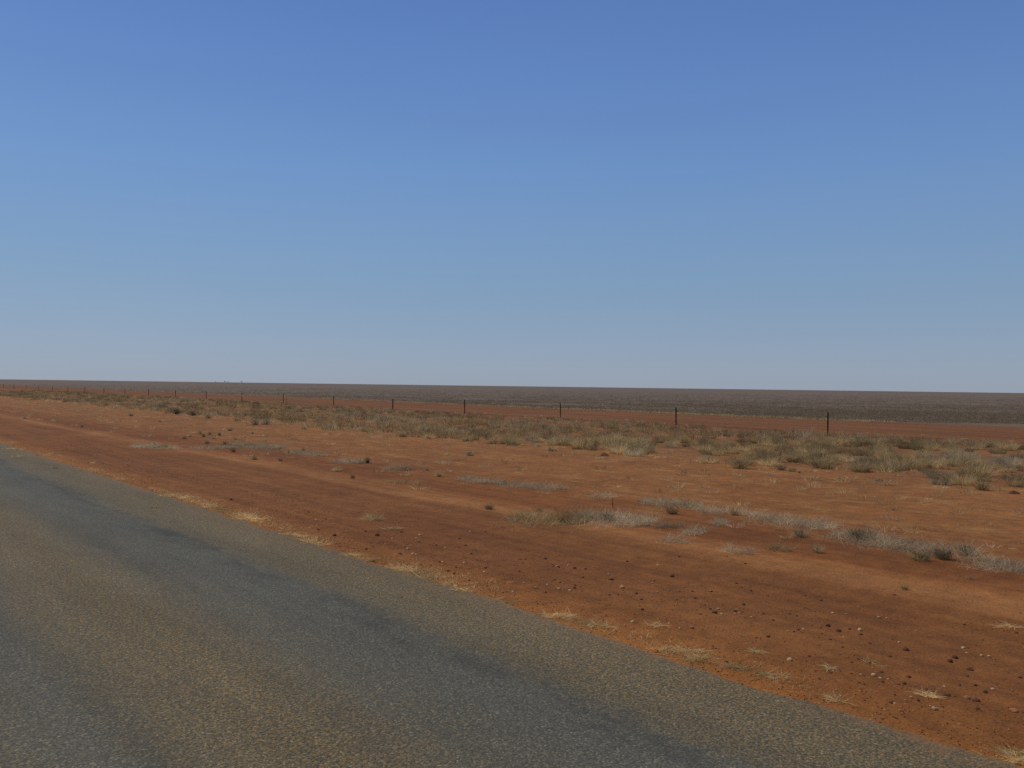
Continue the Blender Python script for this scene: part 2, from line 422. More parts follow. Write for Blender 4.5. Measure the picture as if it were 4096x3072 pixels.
def picket(h, fin=.040, th=.007, extra=0.0):
    """steel star picket: three fins round a core, a notched top"""
    V, Fc = [], []
    outline = []
    for k in range(3):
        a = math.radians(90 + 120 * k); d = Vector((math.cos(a), math.sin(a), 0)); s = Vector((-d.y, d.x, 0))
        f = fin + extra
        outline += [d * .008 - s * (th / 2 + .001) , d * f - s * (th / 2 + extra * .6), d * f + s * (th / 2 + extra * .6), d * .008 + s * (th / 2 + .001)]
    zs = [-.12, 0, h * .5, h - .03, h]
    sc = [1, 1, 1, 1, .72]
    m = len(outline)
    for z, q in zip(zs, sc):
        V += [(p.x * q, p.y * q, z) for p in outline]
    for i in range(len(zs) - 1):
        for k in range(m):
            a, b = i * m + k, i * m + (k + 1) % m
            Fc.append((a, b, b + m, a + m))
    Fc.append(tuple(range((len(zs) - 1) * m, len(zs) * m)))
    return V, Fc

fence = bpy.data.objects.new('wire_fence', None); COL.objects.link(fence)
fence.location = (FENCE_X, post_y[0], ground_z(FENCE_X, post_y[0]))
tag(fence, 'long wire fence of dark steel posts between the grass band and the red dirt track', 'fence')
for i, y in enumerate(post_y):
    h = post_h[i] if i < len(post_h) else 1.08
    V, Fc = picket(h, extra=.012 if i == 4 else .004 if i == 3 else 0)
    o = put('fence_post', new_mesh('fence_post', V, Fc, M_post), (0, y - post_y[0], ground_z(FENCE_X, y) - fence.location.z), random.uniform(-.3, .3), parent=fence)
    o.rotation_euler = (random.uniform(-.015, .015), random.uniform(-.02, .02), random.uniform(-.4, .4))
    if i == 4: o['label'] = 'shorter and thicker fence post'
dy_ = fence_y(1158)
V, Fc = picket(.95, .016, .006)
o = put('fence_dropper', new_mesh('fence_dropper', V, Fc, M_rustpost), (-2.2, dy_ - post_y[0] - 4, 0), .3, parent=fence)
o['label'] = 'thin rusty stake beside the line of posts'
for hgt in (.35, .62, .86, 1.02):
    V, Fc = [], []
    pts = []
    ally = [post_y[0] - 32, post_y[0] - 21, post_y[0] - 10.5] + post_y
    for a, b in zip(ally[:-1], ally[1:]):
        for k in range(4):
            t = k / 4; pts.append((a + (b - a) * t, -.05 * t * (1 - t)))
    pts.append((ally[-1], 0))
    for yy, sag in pts:
        for q in range(4):
            an = q * math.pi / 2; V.append((.012 + .0013 * math.cos(an), yy - post_y[0], hgt + sag + .0013 * math.sin(an)))
    for i in range(len(pts) - 1):
        for q in range(4):
            a, b = i * 4 + q, i * 4 + (q + 1) % 4; Fc.append((a, b, b + 4, a + 4))
    put('wire', new_mesh('wire', V, Fc, M_wire), parent=fence)

# ------------------------------------------------------------------ grass prototypes
def tussock_mesh(name, m, R=.36, H=.38, n=420, lean=1.0, width=.0045):
    a = rng.uniform(0, 2 * np.pi, n); r = R * .45 * np.sqrt(rng.uniform(0, 1, n))
    base = np.stack([r * np.cos(a), r * np.sin(a), np.full(n, -.01)], 1)
    out = rng.uniform(.1, 1.15, n) * lean; b = a + rng.normal(0, .7, n)
    d = np.stack([np.cos(b) * out, np.sin(b) * out, np.ones(n)], 1)
    ln = H * rng.uniform(.6, 1.12, n) * (1.12 - .12 * out)
    V, Q = blades(base, d, ln, rng.uniform(.6, 1.4, n) * width, rng.uniform(.08, .4, n))
    return np_mesh(name, V, Q, [m])

def shrub_mesh(name, m, R=.2, H=.26, n=560, width=.010):
    """low woody shrub: a fan of twigs carrying small narrow leaves"""
    nt_ = 46
    a = rng.uniform(0, 2 * np.pi, nt_); out = rng.uniform(.05, 1.35, nt_)
    d = np.stack([np.cos(a) * out, np.sin(a) * out, np.ones(nt_)], 1)
    base = np.stack([rng.normal(0, .025, nt_), rng.normal(0, .025, nt_), np.full(nt_, -.01)], 1)
    ln = H * rng.uniform(.6, 1.1, nt_)
    V1, Q1 = blades(base, d, ln, np.full(nt_, .005), np.full(nt_, .1))
    k = rng.integers(0, nt_, n); t = rng.uniform(.12, 1, n)
    dn = d / np.linalg.norm(d, axis=1, keepdims=True)
    b2 = base[k] + dn[k] * (ln[k] * t)[:, None] + rng.normal(0, .02, (n, 3)); b2[:, 2] = np.maximum(b2[:, 2], .005)
    d2 = dn[k] + rng.normal(0, .7, (n, 3))
    V2, Q2 = blades(b2, d2, rng.uniform(.025, .06, n), rng.uniform(.5, 1.2, n) * width, np.zeros(n))
    return np_mesh(name, np.concatenate([V1, V2]), np.concatenate([Q1, Q2 + len(V1)]), [m])

def straw_mesh(name, m, L=.35, Wd=.12, n=70, bl=.17, width=.0042):
    """sprawled dead runner grass: most stems lie flat, some stand"""
    nc = max(2, int(n / 14)); cx = rng.uniform(-L / 2, L / 2, nc); cy = rng.uniform(-Wd / 2, Wd / 2, nc)
    k = rng.integers(0, nc, n)
    base = np.stack([cx[k] + rng.normal(0, .02, n), cy[k] + rng.normal(0, .02, n), np.full(n, .002)], 1)
    a = rng.uniform(0, 2 * np.pi, n); up = rng.uniform(.02, .9, n) ** 1.6
    d = np.stack([np.cos(a) * 1.2, np.sin(a), up], 1)
    V, Q = blades(base, d, bl * rng.uniform(.4, 1.3, n), rng.uniform(.7, 1.3, n) * width, rng.uniform(0, .3, n))
    return np_mesh(name, V, Q, [m])

TUSS = {'buff': [tussock_mesh('grass_tussock', M_buff, rng.uniform(.3, .4), rng.uniform(.3, .42)) for _ in range(6)],
        'olive': [tussock_mesh('grass_tussock', M_olive, rng.uniform(.28, .38), rng.uniform(.26, .36)) for _ in range(5)],
        'grey': [tussock_mesh('grass_tussock', M_grey, rng.uniform(.3, .4), rng.uniform(.24, .34)) for _ in range(4)]}
SHRUB = {'dark': [shrub_mesh('shrub', M_shrub) for _ in range(4)], 'rusty': [shrub_mesh('shrub', M_rust) for _ in range(3)],
         'green': [shrub_mesh('shrub', M_green) for _ in range(3)]}
TOPS = [tussock_mesh('dry_stalks', M_buff, .34, .47, 260, 1.0, .005) for _ in range(3)]
GREYTOPS = [tussock_mesh('dry_stalks', M_grey, .36, .44, 260, 1.05, .005) for _ in range(3)]

# ------------------------------------------------------------------ tussock band before the fence
def density(x, y):
    edge = 21.0 + 2.6 * mnoise.noise((y * .12, 20, 0)) + 1.2 * mnoise.noise((y * .5, 21, 0))
    back = 40.3 + .9 * mnoise.noise((y * .3, 22, 0))
    if x < edge or x > back: return 0
    n = .40 + (1.3 + .7 * smooth(30, 70, y)) * mnoise.noise((x * .3, y * .2, 30)) + .5 * mnoise.noise((x * .8, y * .6, 31))
    far = 1 - .62 * smooth(30, 70, y)
    return min(1, max(.10, n + .12)) * far
cand = []
for _ in range(30000):
    x, y = random.uniform(19, 41), random.uniform(-6, 190)
    px, py, Z = to_pixel(x, y)
    if not -250 < px < 4350: continue
    if random.random() < density(x, y) * .55: cand.append((Z, x, y, px))
cand.sort()
kept, cell = [], {}
for c in cand:                                     # no two on the same spot
    key = (int(c[1] / .56), int(c[2] / .56))
    if key in cell: continue
    cell[key] = 1; kept.append(c)

def bay(px):
    if px > post_px[0]: return 'right of the nearest fence post'
    for i, nm in enumerate(('nearest and second', 'second and third', 'third and fourth', 'fourth and fifth')):
        if px > post_px[i + 1]: return f'between the {nm} fence posts'
    return 'left of the fifth fence post'
def depth(x): return 'at the front of the band' if x < 24.5 else 'in mid band' if x < 33 else 'at the back of the band'
TONE = {'buff': 'pale buff', 'olive': 'olive brown', 'grey': 'silvery grey'}
n_single = 0
rest = []
for Z, x, y, px in kept:
    n = mnoise.noise((x * .15, y * .15, 44)) + random.uniform(-.5, .5)
    kind = 'olive' if n < -.18 else 'buff' if n < .42 else 'grey'
    big = random.uniform(.65, 1.55) * (1.0 + .12 * (x < 25))
    if n_single < 296 and -60 < px < 4160:
        n_single += 1
        o = put('grass_tussock', random.choice(TUSS[kind]), (x, y, ground_z(x, y)), random.uniform(0, 6.28), (big, big, big * random.uniform(.68, 1.0)))
        tag(o, f'{TONE[kind]} tussock {depth(x)}, {bay(px)}', 'grass tussock', 'dry grass tussocks in the band before the fence')
    else:
        rest.append((x, y, big, random.choice(('dark', 'green')) if random.random() < .10 + .2 * smooth(35, 70, y) else kind))

def scatter_tufts(items, per, H, R, width, mats, lean=1.0):
    """items: x, y, scale, material index -> one mesh of many loose blades"""
    it = np.array([(a, b, ground_z(a, b), s) for a, b, s, _ in items]); mi = np.array([k for *_, k in items])
    n = len(it) * per
    X = np.repeat(it, per, axis=0); MI = np.repeat(mi, per)
    a = rng.uniform(0, 2 * np.pi, n); r = R * np.sqrt(rng.uniform(0, 1, n)) * X[:, 3]
    base = np.stack([X[:, 0] + r * np.cos(a), X[:, 1] + r * np.sin(a), X[:, 2] - .01], 1)
    out = rng.uniform(.1, 1.1, n) * lean
    d = np.stack([np.cos(a) * out, np.sin(a) * out, np.ones(n)], 1)
    V, Q = blades(base, d, H * rng.uniform(.55, 1.2, n) * X[:, 3], width * rng.uniform(.6, 1.4, n), rng.uniform(.05, .4, n))
    return V, Q, np.repeat(MI, 2)

KI = {'buff': 0, 'olive': 1, 'grey': 2, 'dark': 3, 'green': 4}
V, Q, I = scatter_tufts([(a, b, s, KI[k]) for a, b, s, k in rest], 64, .31, .19, .010, None)
tag(put('dry_grass', np_mesh('dry_grass', V, Q, [M_buff, M_olive, M_grey, M_shrub, M_green], I)),
    'distant part of the dry grass band running along the fence', 'grass', kind='stuff')

# ------------------------------------------------------------------ grass of the far plain
items = []
for _ in range(60000):
    Z = 62 / (1 - random.random() * .86)
    th = random.uniform(-36, 36) * math.pi / 180
    x = Z * math.tan(th) * math.cos(YAW) + Z * math.sin(YAW); y = -Z * math.tan(th) * math.sin(YAW) + Z * math.cos(YAW)
    lim = 59.5 + 1.6 * mnoise.noise((y * .1, 11, 0)) + 1.0 * mnoise.noise((y * .7, 12, 0))
    if x < lim - .3: continue
    if mnoise.noise((x * .06, y * .05, 60)) + random.uniform(-.5, .6) < -.25: continue
    items.append((x, y, random.uniform(.7, 1.3) * (1 + Z / 700), 2 if x < lim + 2.5 and random.random() < .7 else 1 if mnoise.noise((x * .03, y * .03, 70)) + random.uniform(-.4, .4) > .15 else 0))
V, Q, I = scatter_tufts(items, 13, .19, .34, .020, None, 1.6)
tag(put('plain_grass', np_mesh('plain_grass', V, Q, [M_plain, M_plain, M_buff], I)),
    'grey brown grass covering the flat plain out to the horizon', 'grass', kind='stuff')

# ------------------------------------------------------------------ small dry tufts strewn between the road verge and the fence
items = []
for _ in range(13000):
    x, y = random.uniform(10.2, 45), random.uniform(-4, 130)
    px, py, Z = to_pixel(x, y)
    if not -100 < px < 4200: continue
    w = .17 + .7 * max(0, mnoise.noise((x * .3, y * .14, 140)) + .1) + .5 * smooth(18.5, 21.5, x)
    if x > 41: w = .55 - .13 * (x - 41)
    elif x > 24: w = .35
    w *= .5 + .5 * smooth(10, 13, x)
    if random.random() > w * .75: continue
    items.append((x, y, random.uniform(.35, 1.15) * (.55 if Z < 13 else 1), random.choices((0, 1, 2, 3), (.4, .3, .15, .15))[0]))
V, Q, I = scatter_tufts(items, 34, .21, .15, .0065, None, 1.5)
tag(put('sparse_grass', np_mesh('sparse_grass', V, Q, [M_buff, M_olive, M_grey, M_rust], I)),
    'small dry grass sprigs sprinkled over the red flat and the track edge', 'grass', kind='stuff')
items = []
for _ in range(9000):
    x, y = 5.56 + abs(random.gauss(0, .2)), random.choice((random.uniform(.5, 36), random.uniform(6, 20)))
    if mnoise.noise((x * .5, y * .55, 150)) + random.uniform(-.5, .4) < .02: continue
    items.append((x, y, random.uniform(.4, 1.1), 0))
V, Q, I = scatter_tufts(items, 5, .085, .09, .0040, None, 3.0)
tag(put('straw_litter', np_mesh('straw_litter', V, Q, [M_straw], I)), 'broken straw scattered along the ragged road edge', 'straw', kind='stuff')

# ------------------------------------------------------------------ litter and sprigs on the open flat
items = []
for _ in range(8000):
    x, y = random.uniform(11.5, 24), random.uniform(-3, 80)
    if mnoise.noise((x * .35, y * .25, 80)) + random.uniform(-.5, .5) < -.05: continue
    items.append((x, y, random.uniform(.4, 1.3), random.choice((0, 0, 1, 3, 3))))
V, Q, I = scatter_tufts(items, 9, .075, .11, .006, None, 2.6)
tag(put('ground_litter', np_mesh('ground_litter', V, Q, [M_buff, M_olive, M_grey, M_shrub], I)),
    'thin scatter of dead grass bits over the open red flat', 'litter', kind='stuff')

# ------------------------------------------------------------------ shrubs (pixel of the foot, height in pixels, kind, dry top, label)
shrubs = [
 (3773, 2217, 64, 'dark', 'grey', 'dark round shrub casting a black shadow, in the grey mats on the right'),
 (3681, 2222, 50, 'dark', 'buff', 'olive brown shrub just left of the one with the black shadow'),
 (3865, 2200, 66, 'green', 'grey', 'tall greyish shrub to the right of the one with the black shadow'),
 (3426, 2138, 54, 'dark', 'grey', 'dark shrub at the left end of the widest grey mat'),
 (3478, 2137, 52, 'rusty', 'grey', 'brown shrub touching the dark one at the end of the widest grey mat'),
 (3270, 2193, 42, 'dark', 'buff', 'small straw topped shrub standing alone on red dirt below the grey mats'),
 (3198, 2129, 42, 'dark', 'grey', 'dark shrub at the near edge of the grey mats, above the straw topped one'),
 (2940, 2047, 30, 'dark', None, 'dark tuft in the grey mats above the thin litter patch'),
 (2689, 2042, 34, 'rusty', None, 'brown bushy shrub on bare red dirt in front of a long grey mat'),
 (2430, 2065, 44, 'rusty', 'grey', 'brown shrub at the right end of the yellowish grass patch'),
 (2250, 2072, 26, 'dark', 'buff', 'dark tuft in the middle of the yellowish grass patch'),
 (2157, 2032, 20, 'dark', None, 'small dark sprig behind the left end of the yellowish grass patch'),
 (1957, 2022, 30, 'rusty', 'buff', 'lone brown shrub with a straw top left of the yellowish grass patch'),
 (1410, 1902, 24, 'rusty', None, 'small rusty brown shrub alone on red dirt, lower of a close pair'),
 (1346, 1875, 22, 'dark', 'buff', 'small brown shrub with straw tips, upper of a close pair'),
 (1753, 1897, 26, 'rusty', 'buff', 'brown shrub crowned by a pale tuft, beside a small grey sprig'),
 (1708, 1873, 12, 'green', None, 'low grey green sprig left of the shrub crowned by a pale tuft'),
 (1880, 1816, 24, 'green', None, 'lone dark green shrub on the open red flat'),
 (1470, 1843, 34, 'green', None, 'thin upright grey green weed at the end of a grey mat'),
 (1018, 1830, 22, 'dark', 'buff', 'small dark shrub with yellow tips below the whitish grass patch'),
 (934, 1801, 22, 'rusty', None, 'dark rusty shrub on the near edge of the whitish grass patch'),
 (1122, 1836, 12, 'dark', None, 'tiny dark sprig right of the small shrub with yellow tips'),
 (828, 1767, 20, 'dark', None, 'dark rounded shrub in the scattered group, nearest on its left side'),
 (899, 1774, 20, 'green', 'buff', 'wide dark shrub in the scattered group, touching the whitish patch'),
 (1157, 1803, 14, 'green', None, 'small grey green sprig behind the right end of the whitish grass patch'),
 (1214, 1800, 14, 'green', None, 'small grey green sprig rightmost behind the whitish grass patch'),
 (663, 1786, 20, 'green', None, 'dark green sprig at the right end of the leftmost grey mat'),
 (618, 1774, 16, 'green', 'grey', 'grey green sprig in the middle of the leftmost grey mat'),
 (554, 1776, 14, 'green', None, 'faint grey green sprig at the left end of the leftmost grey mat'),
 (328, 1704, 10, 'dark', None, 'tiny dark shrub alone on the red flat towards the far left'),
 (99, 1671, 14, 'dark', None, 'dark low shrub closest to the left edge of the photo'),
 (2957, 1865, 54, 'rusty', 'buff', 'big straw topped tussock with a brown heart, standing out before the grass band'),
 (2840, 1842, 18, 'dark', None, 'small dark sprig left of the big straw topped tussock'),
 (2204, 1796, 28, 'dark', 'buff', 'dark tuft on the near edge of the grass band under the third fence post'),
 (2054, 1774, 26, 'rusty', None, 'brown shrub at the near edge of the grass band between third and fourth posts'),
 (1950, 1754, 26, 'rusty', None, 'rusty bush in the front row of the band, right of the fourth post'),
 (1868, 1759, 26, 'rusty', None, 'rusty bush in the front row of the band, straight below the fourth post'),
 (1716, 1749, 24, 'rusty', 'buff', 'wide rusty bush in the front row, midway between fourth and fifth posts'),
 (1612, 1741, 22, 'rusty', 'buff', 'rusty bush in the front row of the band, nearest to the fifth post'),
 (1455, 1721, 22, 'rusty', None, 'brown bush standing free before the band, between fifth and sixth posts'),
 (1298, 1714, 22, 'rusty', 'buff', 'rusty bush before the band a little left of the sixth post'),
 (1216, 1713, 18, 'dark', None, 'dark low bush before the band between sixth and seventh posts'),
 (1063, 1693, 30, 'dark', 'grey', 'dark grassy bush at the band edge, right one of two near the eighth post'),
 (1019, 1695, 32, 'dark', 'grey', 'dark grassy bush at the band edge, left one of two near the eighth post'),
 (3126, 1872, 28, 'rusty', None, 'brown bush before the band below the nearest fence post, left of a smaller one'),
 (3168, 1877, 20, 'dark', None, 'small brown bush right beside the larger one below the nearest post'),
 (3198, 1884, 10, 'dark', None, 'tiny dark sprig below the nearest fence post'),
 (3359, 1911, 18, 'dark', None, 'dark sprig on the red flat right of the nearest fence post'),
 (3738, 1926, 30, 'green', 'grey', 'grey tufted bush before the band on the right, left one of two'),
 (3780, 1929, 28, 'dark', 'grey', 'brown tufted bush before the band on the right, right one of two'),
 (3927, 1948, 48, 'dark', 'buff', 'largest dark bush at the near edge of the band on the far right'),
 (3572, 2028, 12, 'green', None, 'tiny dark green sprig alone on the flat above the widest grey mat'),
 (3882, 2297, 18, 'rusty', 'buff', 'faint brown sprig on red dirt below the grey mats on the right'),
 (3619, 2336, 20, 'rusty', 'buff', 'small crooked weed on the pale wheel track at the right'),
 (801, 1730, 18, 'green', None, 'dark green shrub at the top of the scattered group, topmost on its left'),
 (760, 1740, 12, 'dark', 'buff', 'small dark shrub second from the left in the scattered group'),
 (737, 1749, 14, 'dark', 'buff', 'small shrub leftmost in the scattered group'),
 (815, 1741, 12, 'green', None, 'flat dark shrub just under the topmost green one of the scattered group'),
 (839, 1733, 13, 'green', 'buff', 'small shrub right of the topmost green one of the scattered group'),
 (855, 1749, 14, 'dark', None, 'brown shrub in the centre of the scattered group'),
 (878, 1738, 14, 'dark', None, 'dark shrub right of centre in the upper row of the scattered group'),
 (918, 1719, 13, 'dark', None, 'small shrub farthest back in the scattered group'),
 (942, 1752, 12, 'dark', None, 'small shrub above the whitish grass patch at the right of the scattered group'),
 (1010, 1733, 12, 'dark', 'buff', 'small shrub rightmost in the scattered group'),
 (641, 1684, 14, 'dark', 'buff', 'dark low shrub standing before the band between ninth and tenth posts'),
 (706, 1654, 24, 'green', None, 'dark grey green clump in the band close to the tenth post'),
 (771, 1661, 20, 'green', None, 'dark clump in the band right of the grey green one near the tenth post'),
 (832, 1670, 22, 'rusty', None, 'rusty clump in the band below the ninth post'),
 (950, 1681, 22, 'rusty', 'buff', 'rusty clump at the band edge below the eighth post'),
 (524, 1661, 16, 'dark', None, 'dark shrub in front of the band below the twelfth post'),
]
for px, py, hp, kind, top, lab in shrubs:
    x, y, Z = ground_point(px, py)
    h = hp / F_PX * Z
    if not top and hp >= 12 and random.random() < .75: top = random.choice(('buff', 'grey'))
    s = h / (.24 if not top else .36) * 1.05
    z = ground_z(x, y)
    loc, rz = (x, y, z), random.uniform(0, 6.28)
    slim = .45 if 'upright' in lab else random.uniform(.95, 1.25)
    if not top:
        tag(put('shrub', random.choice(SHRUB[kind]), loc, rz, (s * slim, s * slim * random.uniform(.65, 1.3), s)), lab, 'shrub', 'small dark shrubs on the red flat')
    else:
        r = bpy.data.objects.new('shrub', None); COL.objects.link(r); r.location = loc; r.rotation_euler = (0, 0, rz); r.scale = (s * slim, s * slim * random.uniform(.7, 1.35), s)
        tag(r, lab, 'shrub', 'small dark shrubs on the red flat')
        put('foliage', random.choice(SHRUB[kind]), parent=r)
        put('dry_stalks', random.choice(TOPS if top == 'buff' else GREYTOPS), sc=(.9, .9, .92), parent=r)

# thin dead stalk standing alone
x, y, Z = ground_point(2452, 2019)
n = 9
V, Q = blades(np.tile([[0, 0, -.02]], (n, 1)) + rng.normal(0, .004, (n, 3)), np.stack([rng.normal(-.12, .06, n), rng.normal(0, .06, n), np.ones(n)], 1),
              rng.uniform(.12, .24, n), np.full(n, .006), np.zeros(n))
tag(put('dead_stalk', np_mesh('dead_stalk', V, Q, [M_shrub]), (x, y, ground_z(x, y))), 'thin dark dead stalk standing upright behind the yellowish grass patch', 'stalk')

# ------------------------------------------------------------------ low mats of grey dead grass (ends in pixels, width in metres)
mats = [
 ((545, 1776), (700, 1790), .7, 'grey', 'leftmost faint grey mat of dead grass on the red flat'),
 ((770, 1785), (925, 1788), .7, 'grey', 'narrow grey mat of dead grass between the dark sprig and the whitish patch'),
 ((930, 1772), (1110, 1790), 1.3, 'grey', 'whitish grass patch below the scattered group of small shrubs'),
 ((1170, 1800), (1300, 1818), .6, 'grey', 'small grey mat right of the whitish grass patch'),
 ((1360, 1836), (1445, 1846), .7, 'grey', 'grey mat left of the thin upright weed'),
 ((1560, 1866), (1640, 1872), .6, 'grey', 'round grey green mat above the thin pale streak of grass'),
 ((1550, 1918), (1670, 1928), .25, 'buff', 'thin pale streak of dead grass with a curled right end'),
 ((1845, 1905), (2000, 1928), .5, 'grey', 'grey mat right of the shrub crowned by a pale tuft'),
 ((2000, 1930), (2260, 1948), .7, 'grey', 'long bluish grey mat starting the line on the right half'),
 ((2370, 1972), (2460, 1980), .5, 'grey', 'small grey mat beside the thin dead stalk'),
 ((2080, 2048), (2330, 2078), 1.2, 'buff', 'yellowish grass patch, the broadest near the middle'),
 ((2330, 2050), (2600, 2085), 1.2, 'grey', 'greyer right part of the broad grass patch, behind the brown shrub'),
 ((2570, 1995), (2800, 2018), .75, 'grey', 'long grey mat behind the brown bushy shrub'),
 ((2790, 2026), (3010, 2048), .55, 'grey', 'grey mat continuing right of the brown bushy shrub, with a pale front rim'),
 ((3010, 2050), (3330, 2105), .8, 'grey', 'grey mat behind the small shrub with the straw top'),
 ((3360, 2120), (3560, 2170), .8, 'grey', 'left half of the widest grey mat, round two dark shrubs'),
 ((3560, 2150), (3740, 2200), .9, 'grey', 'right half of the widest grey mat, bluish and bare topped'),
 ((3870, 2215), (4120, 2275), .7, 'grey', 'grey mat running out of the right edge of the photo'),
 ((2650, 2090), (2700, 2098), .5, 'grey', 'small grey tuft row below the brown bushy shrub'),
 ((2740, 2112), (2810, 2122), .6, 'grey', 'rounded grey mat on red dirt below the tuft row'),
 ((2660, 2145), (2740, 2160), .35, 'grey', 'thin grey mat beside the pale wheel track, left of a similar one'),
 ((2905, 2182), (3010, 2205), .3, 'grey', 'thin grey mat beside the pale wheel track, right of a similar one'),
 ((2850, 2078), (2900, 2082), .4, 'grey', 'little dark grey tuft row right of the rounded grey mat'),
 ((3090, 2175), (3150, 2188), .3, 'buff', 'pale flattened straw mat left of the straw topped shrub'),
 ((1460, 2066), (1520, 2070), .3, 'buff', 'sparse straw sprigs on the gravel verge left of centre'),
]
for (a, b), (c, d), wd, kind, lab in mats:
    x0, y0, Z0 = ground_point(a, b); x1, y1, Z1 = ground_point(c, d)
    L = math.hypot(x1 - x0, y1 - y0); cx, cy = (x0 + x1) / 2, (y0 + y1) / 2
    wd *= 1.3; n = int(min(9000, max(260, 1250 * L * wd)))
    t = rng.uniform(-.5, .5, n); s = rng.normal(0, .30, n) * wd * np.sqrt(np.maximum(.05, 1 - (2 * t) ** 2))
    dx, dy = (x1 - x0) / L, (y1 - y0) / L
    X = t * L * dx - s * dy; Y = t * L * dy + s * dx
    keep = np.array([mnoise.noise(((cx + p) * 1.6, (cy + q) * 1.6, 90)) > random.uniform(-1.2, -.05) for p, q in zip(X, Y)])
    X, Y = X[keep], Y[keep]; n = len(X)
    zc = ground_z(cx, cy)
    base = np.stack([X, Y, np.array([ground_z(cx + p, cy + q) - zc for p, q in zip(X, Y)])], 1)
    an = rng.uniform(0, 2 * np.pi, n); up = rng.uniform(.1, 1.9, n)
    V, Q = blades(base, np.stack([np.cos(an), np.sin(an), up], 1), rng.uniform(.07, .26, n), rng.uniform(.7, 1.3, n) * .0040, rng.uniform(.1, .5, n))
    tag(put('grass_mat', np_mesh('grass_mat', V, Q, [M_grey if kind == 'grey' else M_buff]), (cx, cy, zc)), lab, 'dead grass', 'low mats of dead grass beside the wheel tracks')

# ------------------------------------------------------------------ straw clumps along the road edge
straws = [
 ((650, 1980), (810, 1992), .30, 70, 'long straw clump where the road edge bulges, leftmost large one'),
 ((820, 2018), (890, 2034), .2, 40, 'straw clump on the dirt just right of the leftmost large one'),
 ((830, 2026), (905, 2030), .15, 26, 'short straw wisp hugging the right side of the leftmost large clump'),
 ((950, 2062), (1050, 2084), .2, 60, 'feathery straw clump third along the road edge from the left'),
 ((1130, 2134), (1210, 2146), .12, 46, 'straw clump beside a dark stone on the verge'),
 ((1218, 2160), (1300, 2180), .16, 52, 'straw clump at the road edge just past the one with the dark stone'),
 ((1385, 2218), (1450, 2226), .12, 46, 'bright straw clump at a notch in the road edge'),
 ((1440, 2232), (1480, 2240), .12, 26, 'small straw tuft leaning right beside the bright clump at the notch'),
 ((1575, 2268), (1660, 2286), .14, 44, 'straw clump in front of an orange bare patch, middle of the edge'),
 ((1660, 2290), (1730, 2312), .2, 60, 'tangled straw clump, largest in the middle of the edge'),
 ((1780, 2330), (1810, 2342), .07, 14, 'single upright straw sprig between two clumps'),
 ((1800, 2355), (1860, 2362), .08, 30, 'flat straw wisp lying along the asphalt edge'),
 ((1960, 2395), (2050, 2408), .12, 32, 'flat straw clump with one upright stem'),
 ((2190, 2458), (2300, 2474), .18, 64, 'bushy pale straw clump left of a spread out one'),
 ((2300, 2486), (2420, 2512), .2, 52, 'spread out straw clump with long fine stems'),
 ((2620, 2596), (2800, 2604), .12, 58, 'long pale straw clump with a raised right end'),
 ((2760, 2632), (2880, 2640), .16, 58, 'springy straw clump with forked stems'),
 ((2900, 2666), (3020, 2674), .1, 44, 'arched straw clump sweeping to the right'),
 ((3040, 2694), (3130, 2712), .12, 40, 'matted straw clump nearest the gravel strip on the right half'),
 ((4030, 3016), (4100, 3030), .16, 70, 'straw clump in the bottom right corner of the photo'),
 ((3300, 2780), (3360, 2796), .08, 18, 'thin curled straw sprig on the orange edge'),
 ((3680, 2772), (3740, 2784), .05, 20, 'flattened straw wisp lying among stones on the right'),
 ((2610, 2494), (2650, 2502), .06, 14, 'tiny straw star on the dirt above the long pale clump'),
 ((3010, 2594), (3040, 2602), .06, 12, 'tiny straw hook on the dirt above the arched clump'),
 ((3295, 2664), (3335, 2670), .06, 14, 'tiny straw tuft on the gravel right of the arched clump'),
 ((3450, 2638), (3530, 2648), .05, 16, 'pair of thin straw wisps on the gravel near a dark stone'),
 ((30, 1795), (110, 1800), .25, 40, 'yellow straw patch at the far left end of the road edge'),
 ((55, 1828), (95, 1830), .1, 24, 'yellow straw wisp lying on the road, upper of two'),
 ((210, 1871), (234, 1872), .06, 22, 'yellow straw wisp lying on the road, lower of two'),
 ((190, 1810), (370, 1852), .12, 26, 'thin line of straw along the far left verge'),
 ((615, 2028), (628, 2031), .03, 16, 'single straw scrap on the asphalt by the leftmost large clump'),
 ((1530, 2110), (1600, 2115), .3, 14, 'few faint straw sprigs among stones on the verge'),
 ((4000, 2480), (4060, 2486), .1, 14, 'faint pale straw lying on the gravel at the right edge of the photo'),
]
for (a, b), (c, d), wd, n, lab in straws:
    x0, y0, Z0 = ground_point(a, b); x1, y1, Z1 = ground_point(c, d)
    L = math.hypot(x1 - x0, y1 - y0); cx, cy = (x0 + x1) / 2, (y0 + y1) / 2
    me = straw_mesh('straw_clump', M_straw, L, wd, int(n * (4.2 if a < 1900 else 3.2)), min(.16, max(.05, .085 + wd * .25)), .0022 + .00026 * Z0)
    on_road = cx < EDGE - .12
    tag(put('straw_clump', me, (cx, cy, .001 if on_road else ground_z(cx, cy)), math.atan2(y1 - y0, x1 - x0)), lab, 'straw', 'straw clumps along the road edge')

